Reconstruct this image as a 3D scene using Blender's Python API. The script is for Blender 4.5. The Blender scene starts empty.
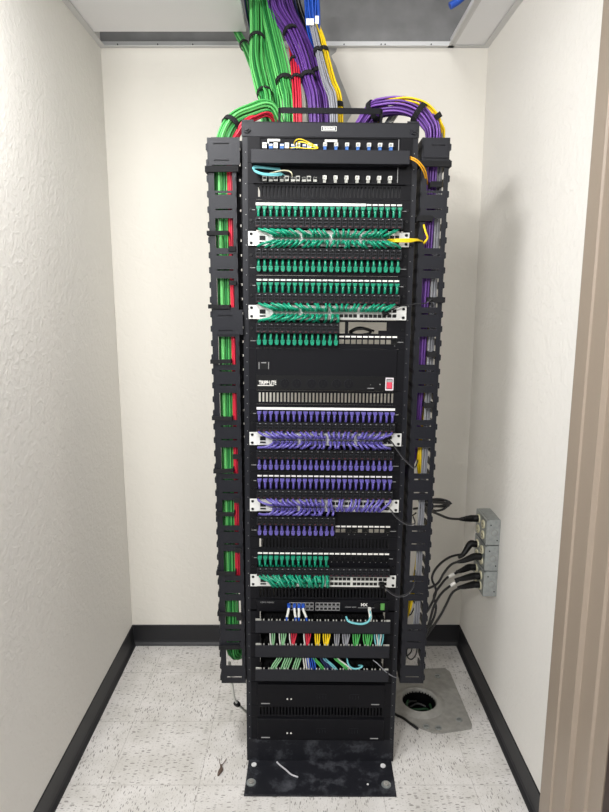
import bpy, bmesh, math, random
from mathutils import Vector, Matrix
random.seed(7)
R = random.Random(11)
col = bpy.context.scene.collection
PI = math.pi
# ---------------------------------------------------------------- camera geometry (used to place things in metres)
CAMH = 1.604; TH = math.atan(.178); CT, ST = math.cos(TH), math.sin(TH); F = 595.0
def P(px, py, Y):
    v = (py-406)/F; d = Y/(CT - v*ST)
    return Vector(((px-304.5)/F*d, Y, CAMH - d*(ST+v*CT)))
# ---------------------------------------------------------------- materials
def lin(h):
    h = h.lstrip('#'); c = [int(h[i:i+2], 16)/255 for i in (0, 2, 4)]
    return tuple((x/12.92 if x <= .04045 else ((x+.055)/1.055)**2.4) for x in c) + (1,)
MATS = {}
def mat(name, hexc, rough=.5, metal=0, bump=0, bscale=200, var=0, spec=.5):
    if name in MATS: return MATS[name]
    m = bpy.data.materials.new(name); m.use_nodes = True
    nt = m.node_tree; b = nt.nodes['Principled BSDF']
    b.inputs['Base Color'].default_value = lin(hexc)
    b.inputs['Roughness'].default_value = rough; b.inputs['Metallic'].default_value = metal
    b.inputs['Specular IOR Level'].default_value = spec
    tc = nt.nodes.new('ShaderNodeTexCoord')
    nz = nt.nodes.new('ShaderNodeTexNoise'); nz.inputs['Scale'].default_value = bscale; nz.inputs['Detail'].default_value = 3
    nt.links.new(tc.outputs['Object'], nz.inputs['Vector'])
    if bump:
        bp = nt.nodes.new('ShaderNodeBump'); bp.inputs['Strength'].default_value = bump; bp.inputs['Distance'].default_value = .002
        nt.links.new(nz.outputs['Fac'], bp.inputs['Height']); nt.links.new(bp.outputs['Normal'], b.inputs['Normal'])
    mx = nt.nodes.new('ShaderNodeMix'); mx.data_type = 'RGBA'; mx.blend_type = 'MULTIPLY'
    mx.inputs[0].default_value = var if var else .08
    mx.inputs[6].default_value = lin(hexc)
    nt.links.new(nz.outputs['Fac'], mx.inputs[7]); nt.links.new(mx.outputs[2], b.inputs['Base Color'])
    MATS[name] = m
    return m
def wall_mat(name, hexc, bump=.35, scale=38):
    m = bpy.data.materials.new(name); m.use_nodes = True; nt = m.node_tree; b = nt.nodes['Principled BSDF']
    b.inputs['Base Color'].default_value = lin(hexc); b.inputs['Roughness'].default_value = .75
    tc = nt.nodes.new('ShaderNodeTexCoord')
    n1 = nt.nodes.new('ShaderNodeTexNoise'); n1.inputs['Scale'].default_value = scale; n1.inputs['Detail'].default_value = 4
    n1.inputs['Distortion'].default_value = .6
    n2 = nt.nodes.new('ShaderNodeTexNoise'); n2.inputs['Scale'].default_value = scale*5; n2.inputs['Detail'].default_value = 3
    for n in (n1, n2): nt.links.new(tc.outputs['Object'], n.inputs['Vector'])
    cr = nt.nodes.new('ShaderNodeValToRGB'); cr.color_ramp.elements[0].position = .42; cr.color_ramp.elements[1].position = .62
    nt.links.new(n1.outputs['Fac'], cr.inputs['Fac'])
    ad = nt.nodes.new('ShaderNodeMath'); ad.operation = 'MULTIPLY_ADD'; ad.inputs[1].default_value = .25
    nt.links.new(n2.outputs['Fac'], ad.inputs[0]); nt.links.new(cr.outputs['Color'], ad.inputs[2])
    bp = nt.nodes.new('ShaderNodeBump'); bp.inputs['Strength'].default_value = bump; bp.inputs['Distance'].default_value = .0022
    nt.links.new(ad.outputs[0], bp.inputs['Height']); nt.links.new(bp.outputs['Normal'], b.inputs['Normal'])
    return m
def floor_mat():
    m = bpy.data.materials.new('vinyl_tile'); m.use_nodes = True; nt = m.node_tree; b = nt.nodes['Principled BSDF']
    L = nt.links.new; N = nt.nodes.new
    def math_(op, a, b_=None, c=None):
        n = N('ShaderNodeMath'); n.operation = op
        for i, v in enumerate((a, b_, c)):
            if v is None: continue
            if hasattr(v, 'links'): L(v, n.inputs[i])
            else: n.inputs[i].default_value = v
        return n.outputs[0]
    g = N('ShaderNodeNewGeometry'); sp = N('ShaderNodeSeparateXYZ'); L(g.outputs['Position'], sp.inputs[0])
    tx = math_('DIVIDE', math_('ADD', sp.outputs[0], .374+3.05), .307); ty = math_('DIVIDE', math_('SUBTRACT', sp.outputs[1], 1.745-3.07), .307)
    fx = math_('FRACT', tx); fy = math_('FRACT', ty)
    ix = math_('FLOOR', tx); iy = math_('FLOOR', ty)
    par = math_('MODULO', math_('ADD', math_('ADD', ix, iy), 1.0), 2.0)
    # flecks: two anisotropic voronoi fields, chosen by tile parity
    def fleck(sx, sy, seed, thr, off):
        mp = N('ShaderNodeMapping'); mp.inputs['Scale'].default_value = (sx, sy, 1); mp.inputs['Location'].default_value = (off, off*.7, 0)
        nz = N('ShaderNodeTexNoise'); nz.inputs['Scale'].default_value = 30; nz.inputs['Detail'].default_value = 1
        L(g.outputs['Position'], nz.inputs['Vector'])
        mix = N('ShaderNodeMix'); mix.data_type = 'VECTOR'; mix.inputs[0].default_value = .012
        L(g.outputs['Position'], mix.inputs[4]); L(nz.outputs['Color'], mix.inputs[5])
        L(mix.outputs[1], mp.inputs['Vector'])
        vo = N('ShaderNodeTexVoronoi'); vo.inputs['Scale'].default_value = 1; vo.voronoi_dimensions = '2D'
        L(mp.outputs['Vector'], vo.inputs['Vector'])
        sc = N('ShaderNodeSeparateColor'); L(vo.outputs['Color'], sc.inputs[0])
        rad = math_('MULTIPLY', math_('POWER', sc.outputs[0], 2.6), thr)
        return math_('LESS_THAN', vo.outputs['Distance'], rad), sc.outputs[1]
    a1, s1 = fleck(165, 48, 0, .40, 3.1); a2, s2 = fleck(48, 165, 0, .40, 9.3)
    b1, _ = fleck(330, 95, 0, .40, 5.1); b2, _ = fleck(95, 330, 0, .40, 1.3)
    inv = math_('SUBTRACT', 1.0, par)
    fa = math_('ADD', math_('MULTIPLY', a1, par), math_('MULTIPLY', a2, inv))
    fb = math_('ADD', math_('MULTIPLY', b1, par), math_('MULTIPLY', b2, inv))
    big = N('ShaderNodeTexNoise'); big.inputs['Scale'].default_value = 9; big.inputs['Detail'].default_value = 5
    L(g.outputs['Position'], big.inputs['Vector'])
    cr = N('ShaderNodeValToRGB'); cr.color_ramp.elements[0].position = .35; cr.color_ramp.elements[1].position = .65
    cr.color_ramp.elements[0].color = lin('#c9c6c1'); cr.color_ramp.elements[1].color = lin('#d9d6d3')
    L(big.outputs['Fac'], cr.inputs['Fac'])
    m1 = N('ShaderNodeMix'); m1.data_type = 'RGBA'; L(math_('MULTIPLY', fb, .5), m1.inputs[0]); L(cr.outputs['Color'], m1.inputs[6]); m1.inputs[7].default_value = lin('#a39d96')
    m2 = N('ShaderNodeMix'); m2.data_type = 'RGBA'; L(math_('MULTIPLY', fa, .62), m2.inputs[0]); L(m1.outputs[2], m2.inputs[6]); m2.inputs[7].default_value = lin('#5c5751')
    jx = math_('LESS_THAN', math_('ABSOLUTE', math_('SUBTRACT', math_('ABSOLUTE', math_('SUBTRACT', fx, .5)), .5)), .004)
    jy = math_('LESS_THAN', math_('ABSOLUTE', math_('SUBTRACT', math_('ABSOLUTE', math_('SUBTRACT', fy, .5)), .5)), .004)
    m3 = N('ShaderNodeMix'); m3.data_type = 'RGBA'; L(math_('MULTIPLY', math_('MAXIMUM', jx, jy), .35), m3.inputs[0]); L(m2.outputs[2], m3.inputs[6]); m3.inputs[7].default_value = lin('#77716a')
    L(m3.outputs[2], b.inputs['Base Color']); b.inputs['Roughness'].default_value = .45
    return m
M = dict(
    rack=mat('rack_black', '#191a20', .42, 0, .15, 900, 0, .28),
    panel=mat('panel_black', '#101014', .5, 0, .1, 900, 0, .15),
    plastic=mat('black_plastic', '#050507', .45, spec=.3),
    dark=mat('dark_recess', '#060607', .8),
    white=mat('white_metal', '#dcdcd8', .4),
    label=mat('white_label', '#eceae4', .6),
    grey=mat('grey_plastic', '#a3a39c', .6),
    marks=mat('grey_marking', '#9a9a9a', .6),
    galv=mat('galvanised_steel', '#b4b9b8', .42, .55, .2, 60, .5),
    cast=mat('cast_metal', '#aaa8a2', .6, .1, .4, 40, .5),
    screw=mat('bright_screw', '#b9b9b4', .3, .8),
    green=mat('green_jacket', '#0b8767', .32), purple=mat('violet_jacket', '#5a519b', .32),
    bgreen=mat('bright_green_jacket', '#4aa955', .5), bpurple=mat('purple_jacket', '#613a8a', .45),
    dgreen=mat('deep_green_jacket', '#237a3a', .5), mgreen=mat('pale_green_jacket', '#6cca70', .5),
    red=mat('red_jacket', '#c8243c', .45), yellow=mat('yellow_jacket', '#f0cd12', .45), orange=mat('amber_jacket', '#e0a010', .45),
    gjack=mat('grey_jacket', '#8f9096', .5), wjack=mat('white_jacket', '#cfcfc8', .5), blue=mat('blue_jacket', '#1c4fb4', .45),
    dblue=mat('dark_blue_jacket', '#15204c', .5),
    cyan=mat('aqua_jacket', '#6ab4ba', .45), pgreen=mat('sage_green_jacket', '#86b98a', .5), black=mat('black_jacket', '#0e0e10', .45),
    bluec=mat('blue_connector', '#2d66b0', .45), cream=mat('cream_plastic', '#d9d3b4', .45), velcro=mat('hook_tape', '#0b0b0e', .9),
    redd=mat('dim_red_mark', '#6a2a30', .6), redsw=mat('red_rocker', '#d8485c', .35), clear=mat('pale_plastic', '#d8d0d4', .4),
    gled=mat('green_tab', '#5a9a4c', .5), base=mat('cove_base', '#18181c', .5, 0, .1, 40),
    jamb=mat('taupe_enamel', '#9c8e7f', .42), brown=mat('brown_door', '#3a2a24', .5), tbar=mat('tbar_white', '#d6d6d6', .5),
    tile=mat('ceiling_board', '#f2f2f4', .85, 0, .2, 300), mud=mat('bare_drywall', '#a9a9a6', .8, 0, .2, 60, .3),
    debris=mat('brown_debris', '#5a4a40', .8), bit=mat('white_trim_bit', '#c9c9cc', .5), concrete=mat('plenum_grey', '#8f8f8f', .8, 0, .2, 12, .5),
    wallb=wall_mat('back_wall_paint', '#dedad1', .2, 30), walls=wall_mat('side_wall_paint', '#e3e0da', .34, 46), floor=floor_mat(),
    dust=mat('chalky_cap', '#d6d6d6', .8))
# ---------------------------------------------------------------- mesh builder
class MB:
    def __init__(s): s.v = []; s.f = []; s.m = []; s.sm = []
    def _add(s, vs, fs, mi=0, smooth=False):
        o = len(s.v); s.v += [tuple(v) for v in vs]
        for f in fs: s.f.append(tuple(i+o for i in f)); s.m.append(mi); s.sm.append(smooth)
        return s
    def box(s, x0, x1, y0, y1, z0, z1, mi=0):
        if x0 > x1: x0, x1 = x1, x0
        if y0 > y1: y0, y1 = y1, y0
        if z0 > z1: z0, z1 = z1, z0
        vs = [(x, y, z) for z in (z0, z1) for y in (y0, y1) for x in (x0, x1)]
        return s._add(vs, [(0, 2, 3, 1), (4, 5, 7, 6), (0, 1, 5, 4), (2, 6, 7, 3), (0, 4, 6, 2), (1, 3, 7, 5)], mi)
    def cyl(s, a, b, r, n=12, mi=0, r2=None):
        a = Vector(a); b = Vector(b); d = (b-a).normalized(); r2 = r if r2 is None else r2
        u = d.orthogonal().normalized(); w = d.cross(u); vs = []
        for p, rr in ((a, r), (b, r2)):
            for i in range(n):
                t = 2*PI*i/n; vs.append(p + rr*(math.cos(t)*u + math.sin(t)*w))
        s._add(vs, [(i, (i+1) % n, n+(i+1) % n, n+i) for i in range(n)], mi, True)
        return s._add(vs, [tuple(range(n))[::-1], tuple(range(n, 2*n))], mi)
    def tube(s, pts, r, n=6, mi=0, seg=4, rad=None):
        pts = smooth_path([Vector(p) for p in pts], seg); k = len(pts)
        t0 = (pts[1]-pts[0]).normalized(); u = t0.orthogonal().normalized(); vs = []
        for i, p in enumerate(pts):
            t = (pts[min(i+1, k-1)]-pts[max(i-1, 0)])
            t = t.normalized() if t.length > 1e-9 else t0
            u = (u - t*u.dot(t)); u = u.normalized() if u.length > 1e-6 else t.orthogonal().normalized()
            w = t.cross(u); rr = rad(i/(k-1)) if rad else r
            for j in range(n):
                a = 2*PI*j/n; vs.append(p + rr*(math.cos(a)*u + math.sin(a)*w))
        fs = [(i*n+j, i*n+(j+1) % n, (i+1)*n+(j+1) % n, (i+1)*n+j) for i in range(k-1) for j in range(n)]
        s._add(vs, fs, mi, True)
        return s._add(vs, [tuple(range(n))[::-1], tuple(range((k-1)*n, k*n))], mi)
    def prism(s, pts, y0, y1, mi=0, axis='y'):
        n = len(pts)
        if axis == 'y': vs = [(a, y0, b) for a, b in pts] + [(a, y1, b) for a, b in pts]
        elif axis == 'z': vs = [(a, b, y0) for a, b in pts] + [(a, b, y1) for a, b in pts]
        else: vs = [(y0, a, b) for a, b in pts] + [(y1, a, b) for a, b in pts]
        return s._add(vs, [tuple(range(n)), tuple(range(n, 2*n))[::-1]] + [(i, n+i, n+(i+1) % n, (i+1) % n) for i in range(n)], mi)
    def plate(s, x0, x1, z0, z1, y0, y1, holes, mi=0):
        """vertical sheet between y0 and y1 with real rectangular holes"""
        xs = sorted({x0, x1, *[min(max(h[k], x0), x1) for h in holes for k in (0, 1)]})
        zs = sorted({z0, z1, *[min(max(h[k], z0), z1) for h in holes for k in (2, 3)]})
        nx, nz = len(xs)-1, len(zs)-1
        solid = [[True]*nz for _ in range(nx)]
        for h in holes:
            for i in range(nx):
                cx = (xs[i]+xs[i+1])/2
                if not (h[0] < cx < h[1]): continue
                for j in range(nz):
                    if h[2] < (zs[j]+zs[j+1])/2 < h[3]: solid[i][j] = False
        S = lambda i, j: 0 <= i < nx and 0 <= j < nz and solid[i][j]
        for i in range(nx):
            for j in range(nz):
                if not solid[i][j]: continue
                a, b, c, d = xs[i], xs[i+1], zs[j], zs[j+1]
                s._add([(a, y0, c), (b, y0, c), (b, y0, d), (a, y0, d)], [(0, 1, 2, 3)], mi)
                s._add([(a, y1, c), (b, y1, c), (b, y1, d), (a, y1, d)], [(3, 2, 1, 0)], mi)
                if not S(i-1, j): s._add([(a, y0, c), (a, y0, d), (a, y1, d), (a, y1, c)], [(0, 1, 2, 3)], mi)
                if not S(i+1, j): s._add([(b, y0, c), (b, y1, c), (b, y1, d), (b, y0, d)], [(0, 1, 2, 3)], mi)
                if not S(i, j-1): s._add([(a, y0, c), (a, y1, c), (b, y1, c), (b, y0, c)], [(0, 1, 2, 3)], mi)
                if not S(i, j+1): s._add([(a, y0, d), (b, y0, d), (b, y1, d), (a, y1, d)], [(0, 1, 2, 3)], mi)
        return s
    def mesh(s, name, mats):
        me = bpy.data.meshes.new(name); me.from_pydata(s.v, [], s.f)
        for m in (mats if isinstance(mats, (list, tuple)) else [mats]): me.materials.append(m)
        me.polygons.foreach_set('material_index', s.m); me.polygons.foreach_set('use_smooth', s.sm)
        bm = bmesh.new(); bm.from_mesh(me); bmesh.ops.recalc_face_normals(bm, faces=bm.faces); bm.to_mesh(me); bm.free()
        me.update(); return me
    def build(s, name, mats, parent=None, bevel=0):
        o = bpy.data.objects.new(name, s.mesh(name, mats)); col.objects.link(o); o.parent = parent
        if bevel:
            b = o.modifiers.new('bevel', 'BEVEL'); b.width = bevel; b.segments = 2; b.limit_method = 'ANGLE'
        return o
def smooth_path(p, seg):
    if len(p) < 3 or seg < 2: return p
    out = []
    for i in range(len(p)-1):
        p0, p1, p2, p3 = p[max(i-1, 0)], p[i], p[i+1], p[min(i+2, len(p)-1)]
        for k in range(seg):
            t = k/seg
            out.append(.5*((2*p1)+(-p0+p2)*t+(2*p0-5*p1+4*p2-p3)*t*t+(-p0+3*p1-3*p2+p3)*t**3))
    out.append(p[-1]); return out
def tag(o, label=None, cat=None, group=None, kind=None):
    if label: o['label'] = label
    if cat: o['category'] = cat
    if group: o['group'] = group
    if kind: o['kind'] = kind
    return o
def empty(name, loc=(0, 0, 0), label=None, cat=None, group=None, rot=(0, 0, 0)):
    o = bpy.data.objects.new(name, None); o.empty_display_size = .05; col.objects.link(o)
    o.location = loc; o.rotation_euler = rot
    return tag(o, label, cat, group)
def part_copy(src, parent):
    c = src.copy(); col.objects.link(c); c.parent = parent; return c
def place(me, name, parent, loc=(0, 0, 0), rot=(0, 0, 0)):
    o = bpy.data.objects.new(name, me); col.objects.link(o); o.parent = parent; o.location = loc; o.rotation_euler = rot; return o
def text(name, body, size, material, parent, loc, width=None, depth=.0003, bold=0):
    """lettering facing the camera side (-Y), converted to a mesh"""
    cu = bpy.data.curves.new(name, 'FONT'); cu.body = body; cu.size = size; cu.extrude = depth; cu.offset = bold
    cu.align_x = 'CENTER'; cu.align_y = 'CENTER'; cu.resolution_u = 2
    t = bpy.data.objects.new(name+'_tmp', cu); col.objects.link(t)
    bpy.context.view_layer.update()
    dg = bpy.context.evaluated_depsgraph_get(); me = bpy.data.meshes.new_from_object(t.evaluated_get(dg))
    bpy.data.objects.remove(t); me.name = name; me.materials.clear(); me.materials.append(material)
    w = max(v.co.x for v in me.vertices)-min(v.co.x for v in me.vertices)
    sx = (width/w) if width else 1
    o = place(me, name, parent, loc, (PI/2, 0, 0)); o.scale = (sx, 1, 1); return o
ORD = ['first', 'second', 'third', 'fourth', 'fifth', 'sixth', 'seventh', 'eighth', 'ninth', 'tenth', 'eleventh', 'twelfth', 'thirteenth', 'fourteenth',
       'fifteenth', 'sixteenth', 'seventeenth', 'eighteenth', 'nineteenth', 'twentieth', 'twenty-first', 'twenty-second', 'twenty-third', 'twenty-fourth']
# ================================================================ ROOM
XL, XR, YB, ZC = -.81, .73, 2.577, 2.59
YRJ = 1.588; YLJ = 1.25; ZT = 3.15
def struct(o): o['kind'] = 'structure'; return o
# floor with a real hole for the floor sleeve
HC = Vector((.463, 2.158)); HR = .072
bm = bmesh.new()
outer = [bm.verts.new(p) for p in ((-2.2, -2.2, 0), (2.2, -2.2, 0), (2.2, 2.7, 0), (-2.2, 2.7, 0))]
inner = [bm.verts.new((HC.x+HR*math.cos(2*PI*i/32), HC.y+HR*math.sin(2*PI*i/32), 0)) for i in range(32)]
for L_ in (outer, inner):
    for i in range(len(L_)): bm.edges.new((L_[i], L_[(i+1) % len(L_)]))
bmesh.ops.triangle_fill(bm, edges=bm.edges, use_beauty=True)
bmesh.ops.recalc_face_normals(bm, faces=bm.faces)
if bm.faces[0].normal.z < 0: bmesh.ops.reverse_faces(bm, faces=bm.faces)
me = bpy.data.meshes.new('floor'); bm.to_mesh(me); bm.free(); me.materials.append(M['floor'])
fo = bpy.data.objects.new('floor', me); col.objects.link(fo); struct(fo)
struct(MB().box(XL-.12, XR+.12, YB, YB+.1, 0, ZC+.005).box(XL-.12, XR+.12, YB+.002, YB+.1, ZC+.005, ZT, 1).build('wall_back', [M['wallb'], M['concrete']]))
struct(MB().box(XL-.12, XL, YLJ, YB, 0, ZT).build('wall_left', M['walls']))
struct(MB().box(XR, XR+.12, YRJ, YB, 0, ZT).build('wall_right', M['walls']))
struct(MB().box(XL-.12, XR+.12, 1.55, YB+.1, ZT, ZT+.1).build('ceiling', M['concrete'])).name = 'ceiling'
struct(MB().box(-2.2, 2.2, -2.2, 1.55, ZC+.01, ZC+.05).build('ceiling', M['tile']))
# bare patch of joint compound on the back wall behind the cables
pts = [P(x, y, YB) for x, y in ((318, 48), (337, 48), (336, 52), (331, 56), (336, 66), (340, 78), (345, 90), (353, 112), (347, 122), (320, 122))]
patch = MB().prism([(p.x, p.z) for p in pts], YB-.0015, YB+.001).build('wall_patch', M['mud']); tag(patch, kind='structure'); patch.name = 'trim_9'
def baseboard(name, prof_axis, a, b, fixed, side):
    m = MB(); h = .1; t = .004
    pr = [(0, 0), (.016, 0), (.013, .006), (.007, .014), (t, .024), (t, h-.002), (t-.002, h), (0, h)]
    if prof_axis == 'x':   # runs along x on the back wall
        n = len(pr); vs = [(a, fixed-d, z) for d, z in pr]+[(b, fixed-d, z) for d, z in pr]
    else:
        n = len(pr); vs = [(fixed+side*d, a, z) for d, z in pr]+[(fixed+side*d, b, z) for d, z in pr]
    m._add(vs, [tuple(range(n)), tuple(range(n, 2*n))[::-1]] + [(i, n+i, n+(i+1) % n, (i+1) % n) for i in range(n)])
    return struct(m.build(name, M['base']))
baseboard('baseboard_back', 'x', XL+.004, XR-.004, YB, 1)
baseboard('baseboard_left', 'y', YLJ, YB, XL, 1)
baseboard('baseboard_right', 'y', YRJ+.004, YB, XR, -1)
# ceiling grid: wall angles and one tee
struct(MB().box(XL, XR, YB-.023, YB, ZC, ZC+.0015).box(XL, XR, YB-.0015, YB, ZC, ZC+.024).build('trim_1', M['tbar']))
struct(MB().box(XL, XL+.023, 1.6, YB, ZC-.0005, ZC+.001).box(XL, XL+.0015, 1.6, YB, ZC, ZC+.024).build('trim_2', M['tbar']))
struct(MB().box(XR-.023, XR, 1.6, YB, ZC-.0005, ZC+.001).box(XR-.0015, XR, 1.6, YB, ZC, ZC+.024).build('trim_3', M['tbar']))
struct(MB().box(.567, .591, 1.6, YB-.002, ZC, ZC+.0016).box(.578, .580, 1.6, YB-.002, ZC, ZC+.036).build('trim_4', M['tbar']))
sc_ = MB()
for px in (103, 118, 158, 193, 344, 381, 385, 431):
    sc_.cyl((P(px, 46, YB).x, YB-.002, ZC+.012), (P(px, 46, YB).x, YB-.006, ZC+.012), .0025, 8)
struct(sc_.build('trim_5', M['rack']))
t = tag(MB().box(XL+.018, -.217, 1.72, 2.441, ZC+.004, ZC+.02).build('ceiling_tile', M['tile'], bevel=.001),
        'large white ceiling tile slid forward, left of the cable drop', 'ceiling tile')
t = tag(MB().box(.5915, XR-.003, 1.62, YB-.004, ZC+.0035, ZC+.018).build('ceiling_tile', M['tile'], bevel=.001),
        'narrow white ceiling tile strip beside the right wall', 'ceiling tile')
# door frame (right jamb) and the brown door behind it
prof = [(XR+.13, YRJ), (.722, YRJ), (.722, 1.521), (.7275, 1.517), (.7275, 1.443), (.7405, 1.438), (.7405, 1.366), (.7475, 1.362), (.7475, 1.30), (XR+.13, 1.30)]
dj = struct(MB().prism(prof, 0, 2.44, axis='z').build('door_1', M['jamb'], bevel=.0015))
struct(MB().box(.7475, .79, .35, 1.292, .01, 2.4).build('door_2', M['brown']))
# ================================================================ RACK FRAME
A = .00985; X0 = .0547; YF = 1.846; PIT = .044; ZTOP = 2.0723
def rloc(xl, y, z): return (X0 + xl*math.cos(A) + z*math.sin(A), YF+y, z*math.cos(A) - xl*math.sin(A))
def U(u): return ZTOP - PIT*u
def rthing(name, z, label, cat, group=None, x=0, y=0):
    return empty(name, rloc(x, y, z), label, cat, group, (0, A, 0))
rack = rthing('equipment_rack', 0, 'tall black open-frame two-post equipment rack bolted to the tile floor', 'rack')
for s in (-1, 1):
    holes = []
    for k in range(45):
        for q in (.17, .5, .83):
            zc = U(k+q); xa = s*.2325; holes.append((xa-.0028, xa+.0028, zc-.0028, zc+.0028))
    m = MB().plate(min(s*.2235, s*.2575), max(s*.2235, s*.2575), .004, 2.118, .001, .004, holes)
    m.box(s*.2545, s*.2575, .004, .078, .004, 2.118)
    m.plate(min(s*.2235, s*.2575), max(s*.2235, s*.2575), .004, 2.118, .075, .078, holes)
    o = m.build('upright', M['rack'], rack)
    sc = MB()
    for k in range(0, 45):
        if k % 2 == 0: sc.cyl((s*.2325, .001, U(k+.5)), (s*.2325, -.0025, U(k+.5)), .0032, 8)
        sc.box(s*.2475-.001, s*.2475+.001, .0005, .001, U(k+.99)-.001, U(k+.99)+.001, 1)
    sc.build('rail_screw', [M['plastic'], M['marks']], rack)
top = MB().plate(-.2585, .2585, U(0), 2.112, -.003, .001, [])
top.box(-.2585, .2585, -.003, .08, 2.109, 2.112)
top.build('top_angle', M['rack'], rack, bevel=.001)
for s in (-1, 1):
    MB().cyl((s*.243, -.003, 2.09), (s*.243, -.009, 2.09), .011, 6).cyl((s*.243, -.009, 2.09), (s*.243, -.014, 2.09), .0055, 10).build('bolt', M['rack'], rack)
b = MB()
b.box(-.022+.0, .022, -.0045, -.003, 2.0875, 2.1005, 1); b.box(-.0205, .0205, -.0048, -.0044, 2.089, 2.099, 2); b.box(-.0175, .0175, -.0052, -.0047, 2.0905, 2.0975, 1)
bo = b.build('name_badge', [M['rack'], M['white'], M['plastic']], rack); bo.location = (-.004, 0, 0)
text('badge_lettering', 'ORTRONICS', .006, M['plastic'], bo, (0, -.0055, 2.094), .031)
# cable support bar over the rack top
for s in (-1, 1):
    MB().box(s*.15-.003, s*.15+.003, .02, .06, 2.112, 2.156).build('hanger_post', M['panel'], rack)
MB().box(-.15, .15, .02, .024, 2.142, 2.158).build('hanger_bar', M['panel'], rack)
# foot
dusty = mat('dusty_black', '#16171c', .5, 0, .1, 300, 0, .35); nt = dusty.node_tree; bs = nt.nodes['Principled BSDF']
nz = nt.nodes.new('ShaderNodeTexNoise'); nz.inputs['Scale'].default_value = 13; nz.inputs['Detail'].default_value = 8; nz.inputs['Roughness'].default_value = .7
g_ = nt.nodes.new('ShaderNodeNewGeometry'); nt.links.new(g_.outputs['Position'], nz.inputs['Vector'])
cr = nt.nodes.new('ShaderNodeValToRGB'); cr.color_ramp.elements[0].position = .5; cr.color_ramp.elements[1].position = .8
cr.color_ramp.elements[0].color = lin('#15161c'); cr.color_ramp.elements[1].color = lin('#5a5c62')
nt.links.new(nz.outputs['Fac'], cr.inputs['Fac']); nt.links.new(cr.outputs['Color'], bs.inputs['Base Color'])
FX0, FX1 = -.2535, .2475
MB().prism([(-.2535, -.150), (.2475, -.150), (.2515, 0), (-.2515, 0)], .0, .006, 0, 'z').box(-.2515, .2515, -.001, .003, .004, .092).build('base_plate', dusty, rack, bevel=.0008)
MB().box(-.2515, .2515, .08, .23, 0, .006).box(-.2515, .2515, .077, .08, 0, .092).build('base_plate', M['rack'], rack, bevel=.0008)
for (x, y) in ((-.231, -.023), (.219, -.023)):
    MB().cyl((x, y, .006), (x, y, .009), .009, 14).build('anchor_cap', M['dust'], rack)
for (x, y) in ((-.234, -.101), (.219, -.105)):
    MB().cyl((x, y, .006), (x, y, .009), .016, 18).cyl((x, y, .009), (x, y, .0135), .010, 6, 1).cyl((x, y, .0135), (x, y, .016), .005, 10, 1).build('anchor_bolt', [M['galv'], M['cast']], rack)
MB().box(-.2225, .2225, -.0015, -.0011, .0885, .0925).build('edge_strip', M['panel'], rack)
tag(MB().cyl((.2, 1.74, .0062), (.2, 1.74, .0085), .0035, 10).build('screw_head', M['dust']), 'tiny white screw head lying on the black base plate', 'screw').location = (.012, 0, 0)
cb = MB().tube([(-.097, 1.835, .0095), (-.085, 1.82, .010), (-.062, 1.795, .012), (-.045, 1.778, .0105), (-.022, 1.768, .0095)], .0028, 6).build('plastic_strip', M['bit'])
tag(cb, 'curved white plastic strip lying on the black base plate', 'scrap')
# ---------------------------------------------------------------- rack devices
def panel_thing(name, u0, u1, label, cat, group=None): return rthing(name, U(u1), label, cat, group)
def face(m, u0, u1, holes=(), mi=0, w=.2413, y0=-.003, y1=.0005):
    H = (u1-u0)*PIT
    m.plate(-w, w, .0004, H-.0004, y0, y1, list(holes), mi); return H
def vent(u, where, brk=False):
    t = panel_thing('vented_filler', u, u+1, 'black slotted vent panel '+where, 'vent panel')
    n = 38; holes = []
    for i in range(n):
        x = -.208 + i*.416/(n-1); holes.append((x-.0030, x+.0030, .007, .037))
    m = MB(); face(m, u, u+1, holes); m.build('slotted_plate', M['panel'], t)
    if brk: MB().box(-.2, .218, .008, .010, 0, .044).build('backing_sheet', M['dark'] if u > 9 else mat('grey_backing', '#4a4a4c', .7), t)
    return t
vent(3, 'just above the topmost row of green plugs', True); vent(17, 'between the power unit and the first violet plug row')
vent(28, 'below the last violet plugs, above the lowest green plugs', True); vent(32, 'under the lowest white switch'); vent(42, 'between the two blank servers at the rack bottom')
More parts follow.
